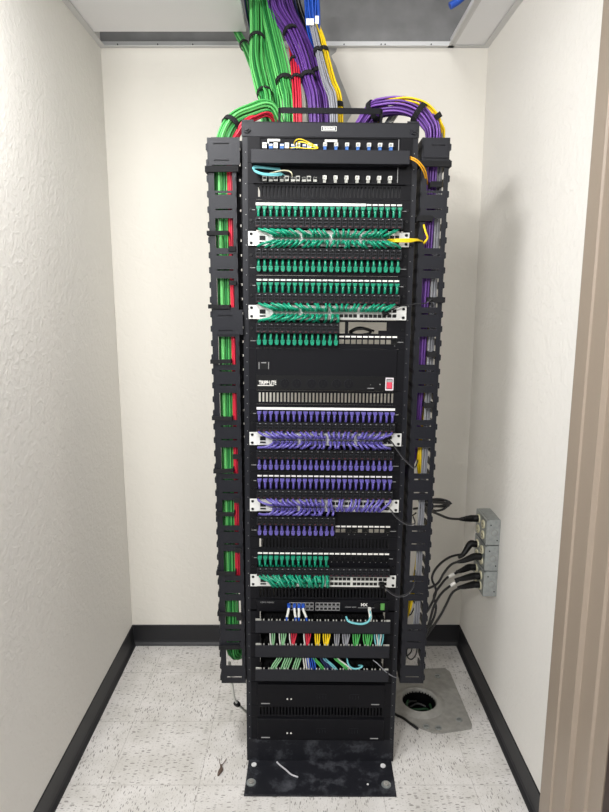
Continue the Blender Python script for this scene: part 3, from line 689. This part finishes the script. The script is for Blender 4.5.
# ================================================================ CABLE BUNDLES
def bundle(name, label, pts, n, rb, mats, cr=.003, ties=(), group=None, flat=1.0, spread=None, cat='cable bundle', twist=.6, sides=6, kinds=None):
    o = Vector(pts[0]); t = empty(name, o, label, cat, group)
    path = smooth_path([Vector(p) for p in pts], 6); k = len(path)
    fr = []; u = None
    for i in range(k):
        tg = (path[min(i+1, k-1)]-path[max(i-1, 0)]).normalized()
        if u is None:
            u = Vector((1, 0, 0)) if abs(tg.x) < .9 else Vector((0, 0, 1))
        u = (u-tg*u.dot(tg)).normalized(); fr.append((u.copy(), tg.cross(u)))
    slots = []
    for c in range(n):
        rr = rb*math.sqrt((c+.5)/n)*.92; a = c*2.39996; slots.append((rr*math.cos(a), rr*math.sin(a)*flat))
    for c in range(n):
        ox, oy = slots[c]; ph = R.uniform(0, 6.28); am = rb*.10
        q = []
        for i in range(k):
            if i % 2 and i != k-1: continue
            f = i/(k-1); tw = twist*(f-.5); sp = spread(f) if spread else 1
            x = (ox*math.cos(tw)-oy*math.sin(tw))*sp + am*math.sin(5*f+ph); y = (ox*math.sin(tw)+oy*math.cos(tw))*sp + am*math.cos(4*f+ph)
            q.append(path[i]+fr[i][0]*x+fr[i][1]*y-o)
        MB().tube(q, cr, sides, seg=2).build('cable', mats[c % len(mats)], t)
    for f in ties:
        i = int(f*(k-1)); p = path[i]-o; tg = (path[min(i+1, k-1)]-path[max(i-1, 0)]).normalized()
        uu, ww = fr[i]; sp = spread(f) if spread else 1; rr = rb*.93*sp+cr*.8
        m = MB(); n_ = 18; vs = []
        for e in (-.008, .008):
            for j in range(n_):
                a = 2*PI*j/n_; vs.append(p+tg*e+uu*math.cos(a)*rr+ww*math.sin(a)*rr*max(flat, .6))
        for e in (-.008, .008):
            for j in range(n_):
                a = 2*PI*j/n_; vs.append(p+tg*e+uu*math.cos(a)*(rr+.0025)+ww*math.sin(a)*(rr*max(flat, .6)+.0025))
        fs = []
        for j in range(n_):
            l = (j+1) % n_
            fs += [(j, l, n_+l, n_+j), (2*n_+j, 3*n_+j, 3*n_+l, 2*n_+l), (j, 2*n_+j, 2*n_+l, l), (n_+j, n_+l, 3*n_+l, 3*n_+j)]
        m._add(vs, fs, 0, False); m.build('strap', M['velcro'], t)
    return t
G3 = [M['bgreen'], M['mgreen'], M['dgreen'], M['bgreen']]
TB = 2.02
def down(px, z, Y=None): return Vector((P(px, 110, Y or TB).x, Y or TB, z))
bundle('cable_bundle', 'thin green cable bundle farthest left, dropping from the gap behind the ceiling tile',
       [P(228, 12, 2.50), P(238, 34, 2.46), P(246, 48, 2.36), (P(254, 68, 2.22)), P(262, 92, 2.1), P(267, 108, 2.04), down(268, 1.98)], 9, .015, G3, .0031, (.33, ))
bundle('cable_bundle', 'wide green cable bundle dropping from the ceiling just right of the tile edge',
       [P(256, -30, 2.34), P(256, 0, 2.30), P(257, 35, 2.22), P(257, 62, 2.14), P(263, 90, 2.07), P(267, 108, 2.02), down(268, 1.96)], 20, .026, G3, .0033, (.38, .74), spread=lambda f: 1.05-.30*f)
bundle('cable_bundle', 'slim green cable bundle between the two wide green bundles',
       [P(264, -25, 2.36), P(264, 10, 2.32), P(265, 45, 2.2), P(271, 75, 2.12), P(277, 105, 2.06), down(280, 1.96)], 10, .016, G3, .0031, (.88, ))
bundle('cable_bundle', 'wide green cable bundle just left of the red cables',
       [P(263, -22, 2.32), P(266, 8, 2.28), P(274, 40, 2.2), P(281, 66, 2.12), P(286, 90, 2.06), P(289, 110, 2.02), down(290, 1.96)], 22, .026, G3, .0033, (.62, ))
bundle('cable_bundle', 'red cable bundle hanging between the green and purple bundles',
       [P(283, 10, 2.40), P(289, 34, 2.34), P(293, 50, 2.20), P(296, 75, 2.07), P(298, 108, 1.98), down(299, 1.96, 1.98)], 10, .0135, [M['red']], .0031, (.5, .66))
bundle('cable_bundle', 'few pale grey cables hanging right of the red bundle',
       [P(290, 20, 2.36), P(298, 55, 2.26), P(303, 80, 2.16), P(308, 108, 2.08), down(310, 1.96, 2.08)], 4, .008, [M['gjack'], M['wjack']], .0028)
bundle('cable_bundle', 'left purple cable bundle strapped above the rack',
       [P(272, -20, 2.28), P(277, 10, 2.26), P(291, 33, 2.2), P(302, 58, 2.12), P(309, 82, 2.06), P(315, 108, 2.02), down(317, 1.96)], 18, .023, [M['bpurple']], .0033, (.35, .64), spread=lambda f: 1.25-.3*min(1, f*2))
bundle('cable_bundle', 'right purple cable bundle strapped above the rack, beside the grey cables',
       [P(282, -20, 2.34), P(290, 10, 2.32), P(303, 35, 2.24), P(313, 58, 2.16), P(319, 82, 2.1), P(326, 108, 2.05), down(328, 1.96, 2.05)], 16, .018, [M['bpurple']], .0033, (.63, ))
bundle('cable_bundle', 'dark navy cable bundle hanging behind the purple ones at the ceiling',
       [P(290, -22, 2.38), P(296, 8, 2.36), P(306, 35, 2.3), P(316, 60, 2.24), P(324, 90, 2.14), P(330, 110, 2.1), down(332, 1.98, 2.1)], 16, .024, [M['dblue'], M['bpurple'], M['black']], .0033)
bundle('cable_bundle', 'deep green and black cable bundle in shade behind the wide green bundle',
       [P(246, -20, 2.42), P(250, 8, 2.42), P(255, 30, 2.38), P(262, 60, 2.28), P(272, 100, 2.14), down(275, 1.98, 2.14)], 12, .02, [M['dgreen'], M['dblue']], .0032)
bundle('cable_bundle', 'grey cable bundle beside the yellow cables',
       [P(312, 24, 2.17), P(316, 42, 2.13), P(320.5, 62, 2.08), P(326.5, 84, 2.02), P(333, 106, 1.97), down(334, 1.97, 1.97)], 9, .012, [M['gjack']], .0029, (.3, ))
bundle('cable_bundle', 'yellow cable bundle, rightmost of the bundles above the rack',
       [P(316, 26, 2.2), P(321, 40, 2.17), P(325, 58, 2.13), P(331, 82, 2.07), P(338, 106, 2.02), down(340, 1.97, 1.98)], 9, .0135, [M['yellow']], .0031, (.36, .80))
bundle('cable_bundle', 'blue cable bundle with white tags at the ceiling opening',
       [P(311, -24, 2.26), P(312, 0, 2.24), P(313, 18, 2.22), P(315, 34, 2.2), P(319, 48, 2.18)], 20, .030, [M['blue']], .0035, spread=lambda f: 1.15-.6*f)
tg = empty('cable_tag', P(308, 22, 2.16), 'left white paper tag on the blue cable bundle', 'tag')
MB().box(-.006, .006, -.002, .0, -.010, .010).build('tag_sheet', M['label'], tg)
tg = empty('cable_tag', P(312, 22, 2.15), 'middle white paper tag on the blue cable bundle', 'tag')
MB().box(-.006, .006, -.002, .0, -.010, .010).build('tag_sheet', M['label'], tg)
tg = empty('cable_tag', P(317, 20, 2.15), 'right white paper tag on the blue cable bundle', 'tag')
MB().box(-.006, .006, -.002, .0, -.012, .012).build('tag_sheet', M['label'], tg)
t = wcord('cable', 'blue cable end poking down at the top right of the ceiling opening', [P(482, -22, 2.30), P(468, -8, 2.30), P(458, 1, 2.30), P(450, 6, 2.30)], M['blue'], .012)
# arches into the managers
xg = -.2385
bundle('cable_bundle', 'green cable bundle arching over and running down the left cable manager',
       [Vector((-.02, 1.98, 2.06)), Vector((-.08, 1.965, 2.125)), P(268, 109.5, 1.94), P(250, 113.5, 1.915), P(236, 120, 1.895), P(227, 131, 1.874), Vector((-.245, 1.874, 2.04)), Vector((-.2485, 1.874, 1.95)), Vector((-.2485, 1.876, 1.7)),
        Vector((-.2485, 1.874, 1.45)), Vector((-.2485, 1.876, 1.2)), Vector((-.2485, 1.874, .95)), Vector((-.2485, 1.874, .7)), Vector((-.248, 1.874, .5)), Vector((-.25, 1.885, .41)), Vector((-.235, 1.91, .38)), Vector((-.205, 1.96, .39))], 26, .023, G3, .0031, (.285, ), spread=lambda f: 1.15-.25*f, twist=1.6)
bundle('cable_bundle', 'red cable bundle arching over and running down inside the left cable manager',
       [Vector((.0, 1.99, 2.04)), Vector((-.06, 1.975, 2.10)), P(270, 114, 1.93), P(254, 117, 1.90), P(244, 123, 1.874), P(237, 134, 1.875), Vector((-.2215, 1.862, 2.04)), Vector((-.2205, 1.860, 1.9)), Vector((-.219, 1.86, 1.65)),
        Vector((-.2185, 1.858, 1.4)), Vector((-.2195, 1.86, 1.15)), Vector((-.2205, 1.86, .9)), Vector((-.2215, 1.86, .7)), Vector((-.218, 1.89, .63)), Vector((-.20, 1.95, .58))], 8, .0095, [M['red']], .0029, (), twist=.8)
bundle('cable_bundle', 'purple cable bundle arching over and running down the right cable manager',
       [Vector((.13, 2.03, 2.05)), Vector((.16, 2.0, 2.10)), P(372, 113, 1.96), P(385, 107, 1.93), P(402, 106, 1.91), P(417, 111, 1.90), P(428, 122, 1.895), P(433, 135, 1.89), Vector((.377, 1.876, 2.0)), Vector((.375, 1.874, 1.85)), Vector((.370, 1.876, 1.6)),
        Vector((.366, 1.876, 1.35)), Vector((.362, 1.89, 1.17)), Vector((.352, 1.90, 1.08)), Vector((.30, 1.96, 1.0))], 24, .0245, [M['bpurple'], M['bpurple'], mat('light_purple_jacket', '#7a4ea4', .45)], .0031, (.165, .37), spread=lambda f: 1.2 if f < .4 else max(.45, 1.2-1.6*(f-.4)), twist=1.2)
bundle('cable_bundle', 'yellow cable bundle outermost in the arch above the right cable manager',
       [Vector((.22, 2.02, 2.10)), P(384, 106, 1.95), P(396, 100.5, 1.91), P(410, 99.5, 1.89), P(425, 104, 1.885), P(435, 113, 1.885), P(440.5, 124, 1.89), P(443, 137, 1.90), Vector((.402, 1.925, 1.95)), Vector((.400, 1.925, 1.7)), Vector((.394, 1.925, 1.3)), Vector((.374, 1.874, 1.10)), Vector((.392, 1.91, .98)), Vector((.392, 1.92, .75)), Vector((.362, 1.87, .60)), Vector((.35, 1.9, .52))], 6, .009, [M['yellow']], .0029, (.36, ))
bundle('cable_bundle', 'grey cable bundle running down the outer side of the right cable manager',
       [Vector((.24, 2.0, 2.11)), P(398, 110, 1.95), P(418, 107, 1.93), P(432, 115, 1.915), P(440, 130, 1.905), Vector((.404, 1.885, 2.0)), Vector((.401, 1.872, 1.8)), Vector((.397, 1.872, 1.5)), Vector((.392, 1.872, 1.2)), Vector((.385, 1.872, .95)), Vector((.383, 1.872, .7)), Vector((.381, 1.874, .52)), Vector((.372, 1.92, .44)), Vector((.34, 1.98, .42))], 9, .0115, [M['gjack'], M['gjack'], M['wjack']], .0028, twist=.5)
for nm, cx, z, a_ in (('upper', .362, .93, 0), ('middle', .360, .57, .5), ('lowest', .358, .42, 1.0), ('rear lowest', .372, .41, 2.0)):
    wcord('cable', f'thin black cable loop in the {nm} part of the right cable manager', [Vector((cx+.020*math.cos(a_+q*.9), 1.865+.006*q, z+.036*math.sin(a_+q*.9))) for q in range(7)], M['black'], .0024)
# pale drop cable under the left manager
t = wcord('cable', 'pale grey cable hanging below the left cable manager', [Vector((-.262, 1.89, .36)), P(232, 684, 1.89), P(234, 697, 1.90), P(238, 704, 1.93), P(245, 711, 1.98), P(252, 716, 2.05), P(262, 712, 2.1)], M['wjack'], .0048)
o = t.location
MB().cyl(P(236, 703, 1.918)-o, P(238, 704.5, 1.93)-o, .010, 14).build('clip', M['plastic'], t)
wcord('cable', 'white cable running beside the left rack post behind the manager', [Vector((-.188, 1.97, 1.98)), Vector((-.190, 1.96, 1.86)), Vector((-.186, 1.95, 1.7)), Vector((-.19, 1.96, 1.62)), Vector((-.186, 1.97, 1.55))], M['wjack'], .003)
# ================================================================ OUTLET BOXES AND POWER CORDS
bx0, bx1 = .677, XR
boxes = [(.799, .6995, 'topmost'), (.6965, .5975, 'middle'), (.5945, .493, 'lowest')]
for zt, zb, nm in boxes:
    t = empty('outlet_box', (XR, 2.166, zb), f'{nm} of three stacked galvanised steel outlet boxes on the right wall', 'outlet box', None)
    ya, yb = -.064, .066; h = zt-zb
    MB().box(bx0-XR+.008, 0, ya, yb, 0, h).build('box_body', M['galv'], t, bevel=.002)
    for zz, yy in ((h*.45, ya),):
        MB().cyl((-.022, ya-.0008, h*.5), (-.022, ya+.001, h*.5), .0125, 20).cyl((-.022, ya-.0012, h*.5), (-.022, ya, h*.5), .0105, 20, 1).build('knockout', [M['cast'], M['galv']], t)
    for q, w_ in ((-.036, .8), (-.010, .2)): MB().cyl((q, ya-.0015, h*w_), (q, ya, h*w_), .0025, 8).build('side_screw', M['rack'], t)
    MB().box(bx0-XR, bx0-XR+.009, ya-.003, yb+.003, .002, h-.002).build('cover_plate', M['galv'], t, bevel=.0015)
    for yy in (-.030, .030):
        m = MB()
        for zz in (h*.5-.021, h*.5+.021):
            m.cyl((bx0-XR, yy, zz), (bx0-XR-.004, yy, zz), .0165, 22)
            for q in (-.005, .005): m.box(bx0-XR-.0046, bx0-XR-.0038, yy+q-.001, yy+q+.001, zz-.001, zz+.007, 1)
            m.cyl((bx0-XR-.0038, yy, zz-.008), (bx0-XR-.0046, yy, zz-.008), .0022, 8, 1)
        m.build('receptacle', [M['cream'], M['dark']], t)
# plugs point toward -X out of the receptacles
pc = [('topmost power cord, coiled beside the right cable manager', (.6745, 2.196, .770), [P(463, 519, 2.18), P(450, 518.5, 2.12), P(438, 514, 2.06), P(430, 511, 2.0), P(420, 508, 1.97)], None),
      ('power cord with the upper plug in the middle outlet box', (.6745, 2.196, .665), [P(462, 555, 2.18), P(450, 557, 2.14), P(438, 566, 2.08), P(432, 578, 2.04), P(436, 592, 2.02), P(428, 610, 1.99), P(420, 618, 1.95)], None),
      ('power cord with the lower plug in the middle outlet box', (.6745, 2.136, .640), [P(462, 561, 2.12), P(452, 564, 2.1), P(444, 573, 2.06), P(438, 583, 2.04), P(429, 588, 2.0), P(422, 589, 1.96)], None),
      ('white-tagged power cord with the upper plug in the lowest outlet box', (.6745, 2.196, .568), [P(460, 571, 2.18), P(448, 577, 2.13), P(440, 586, 2.08), P(434, 596, 2.05), P(436, 608, 2.03), P(432, 622, 2.0), P(424, 632, 1.96)], (448, 575)),
      ('white-tagged power cord with the middle plug in the lowest outlet box', (.6745, 2.136, .560), [P(460, 579, 2.12), P(450, 586, 2.09), P(441, 594, 2.05), P(434, 606, 2.02), P(430, 620, 2.0), P(424, 640, 1.96)], (449, 587)),
      ('power cord with the bottom plug in the lowest outlet box', (.6745, 2.136, .525), [P(462, 587, 2.12), P(453, 592, 2.1), P(446, 605, 2.06), P(440, 616, 2.03), P(432, 628, 2.0), P(422, 642, 1.95)], None)]
for lb, p, pts, wt in pc:
    p = Vector(p); a = Vector(pts[0]); d = (a-p)
    t = empty('power_cable', p, 'black '+lb, 'power cord')
    MB().tube([(0, 0, 0), (-.012, 0, 0), (-.026, 0, 0), tuple(d*.9), tuple(d*1.25)], .012, 10, rad=lambda f: .0135 if f < .55 else .0135-.0085*(f-.55)/.45).build('plug', M['plastic'], t)
    MB().tube([Vector(q)-p for q in [p+d*.9]+pts[1:]], .0045, 8, seg=6).build('jacket', M['black'], t)
    if wt:
        c = pts[1]; c2 = pts[0].lerp(pts[1], .55)
        MB().tube([c2-p, c2.lerp(c, .5)-p, c-p], .0062, 8).build('white_tag', M['label'], t)
c0 = P(444, 504, 2.06)
t = [o for o in col.objects if o.name == 'power_cable'][0]
pts = []
for i in range(42):
    a = i*2*PI/11; q = 1+.06*math.sin(i*1.7)
    pts.append(Vector((-.03+.048*q*math.cos(a), .02*math.sin(a*.5), .004*math.sin(i*.9)+.014*q*math.sin(a)-.002)))
off = c0-t.location
MB().tube([Vector((-.12, -.05, .0))+off]+[v+off for v in pts], .0042, 8, seg=3).build('cord_coil', M['black'], t)
# ================================================================ FLOOR SLEEVE PLATE
def FP(px, py, z=0):
    v = (py-406)/F; r = ST+v*CT; d = (CAMH-z)/r; return Vector(((px-304.5)/F*d, d*(CT-v*ST), z))
t = empty('floor_box_plate', (HC.x, HC.y, 0), 'grey cast metal floor plate with a round cable sleeve hole, behind the rack foot', 'floor plate')
out = [(-.10, .16), (.0, .215), (.155, .225), (.172, .2), (.178, -.13), (.170, -.150), (.055, -.174), (.02, -.172), (-.02, -.150), (-.105, -.062), (-.125, .03)]
bm = bmesh.new()
ov = [bm.verts.new((a, b_, .006)) for a, b_ in out]; iv = [bm.verts.new((.067*math.cos(2*PI*i/32), .067*math.sin(2*PI*i/32), .006)) for i in range(32)]
for L_ in (ov, iv):
    for i in range(len(L_)): bm.edges.new((L_[i], L_[(i+1) % len(L_)]))
bmesh.ops.triangle_fill(bm, edges=bm.edges, use_beauty=True)
r_ = bmesh.ops.extrude_face_region(bm, geom=list(bm.faces)); bmesh.ops.translate(bm, verts=[g for g in r_['geom'] if isinstance(g, bmesh.types.BMVert)], vec=(0, 0, -.0055))
bmesh.ops.recalc_face_normals(bm, faces=bm.faces)
me = bpy.data.meshes.new('plate'); bm.to_mesh(me); bm.free(); me.materials.append(M['cast']); place(me, 'plate', t)
def ring(name, prof, mt, parent, n=36):
    vs = [(r*math.cos(2*PI*i/n), r*math.sin(2*PI*i/n), z) for r, z in prof for i in range(n)]; k = len(prof)
    fs = [(q*n+i, q*n+(i+1) % n, (q+1)*n+(i+1) % n, (q+1)*n+i) for q in range(k-1) for i in range(n)]
    return MB()._add(vs, fs, 0, True).build(name, mt, parent)
ring('collar', [(.102, .006), (.096, .010), (.088, .011), (.080, .017), (.073, .018), (.069, .015), (.067, .006)], M['cast'], t)
ring('sleeve', [(.067, .006), (.0665, -.10)], M['plastic'], t)
MB().cyl((0, 0, -.10), (0, 0, -.101), .067, 32).build('sleeve_bottom', M['dark'], t)
for (x, y) in ((.11, .165), (.135, -.105), (.045, -.150), (.0, -.143)):
    MB().cyl((x, y, .006), (x, y, .009), .012, 18).box(x-.008, x+.008, y-.001, y+.001, .009, .0094, 1).build('plate_screw', [M['galv'], M['rack']], t)
for i in range(4):
    a = i*.8
    pts = [Vector((HC.x+.05*math.cos(a+q*.7), HC.y+.05*math.sin(a+q*.7)*(.7+.1*i), -.05+.012*i+.006*math.sin(q*2))) for q in range(7)]
    wcord('cable', f'{["deep green", "black", "black", "deep green"][i]} cable coiled inside the floor sleeve, {["lowest", "second lowest", "second highest", "highest"][i]} of four', pts, [mat('bottle_green_jacket', '#123a1e', .5), M['black']][i in (1, 2)], .005)
wcord('cable', 'black cable lying on the floor plate edge beside the rack foot', [FP(388, 706, .012)+Vector((0, 0, 0)), FP(395, 714, .012), FP(403, 718, .014), FP(411, 724, .016), FP(418, 729, .012)], M['black'], .005)
# debris on the floor
p = FP(220, 772); t = empty('debris', p, 'small brown twig-like scrap on the floor left of the rack foot', 'scrap')
MB().tube([(-.004, -.02, .004), (.0, -.006, .006), (.004, .004, .007), (.002, .016, .005), (-.001, .028, .004)], .005, 7, rad=lambda f: .003+.004*math.sin(PI*min(1, f*1.2))).tube([(.001, .024, .004), (-.006, .036, .006), (-.007, .050, .008)], .0012, 5).tube([(.001, .024, .004), (.010, .038, .006), (.016, .052, .008)], .0014, 5).build('scrap_body', M['debris'], t)
# ================================================================ LIGHT
def area(name, loc, rot, sx, sy, power, colr=(1, 1, 1)):
    l = bpy.data.lights.new(name, 'AREA'); l.shape = 'RECTANGLE'; l.size = sx; l.size_y = sy; l.energy = power; l.color = colr
    o = bpy.data.objects.new(name, l); col.objects.link(o); o.location = loc; o.rotation_euler = rot; return o
area('ceiling_lamp', (-.85, -.9, 2.57), (math.radians(48), 0, math.radians(-16)), .4, .4, 92, (1, .995, .98))
area('ceiling_lamp', (.45, -.1, 2.57), (math.radians(45), 0, math.radians(62)), .8, .6, 26, (1, .985, .965))
area('ceiling_lamp', (-.52, 1.12, 2.56), (math.radians(8), math.radians(-14), 0), .22, .45, 27, (1, .995, .99))
area('plenum_fill', (.3, 1.75, 3.05), (math.radians(55), 0, 0), .3, .3, 3.0, (1, .99, .98))  # added fill light to lift the grey above the ceiling; no fixture there
w = bpy.data.worlds.new('world'); bpy.context.scene.world = w; w.use_nodes = True
w.node_tree.nodes['Background'].inputs[0].default_value = (.98, .985, 1, 1); w.node_tree.nodes['Background'].inputs[1].default_value = .50
# ================================================================ CAMERA
cd = bpy.data.cameras.new('camera'); cam = bpy.data.objects.new('camera', cd); col.objects.link(cam)
cd.sensor_fit = 'HORIZONTAL'; cd.sensor_width = 36; cd.lens = 36*F/609; cd.clip_start = .02
cam.location = (0, 0, CAMH); cam.rotation_euler = (PI/2-TH, 0, 0)
sc = bpy.context.scene; sc.camera = cam
vs = sc.view_settings; vs.view_transform = 'Standard'; vs.look = 'None'; vs.gamma = 1; vs.exposure = -.05; vs.use_curve_mapping = False
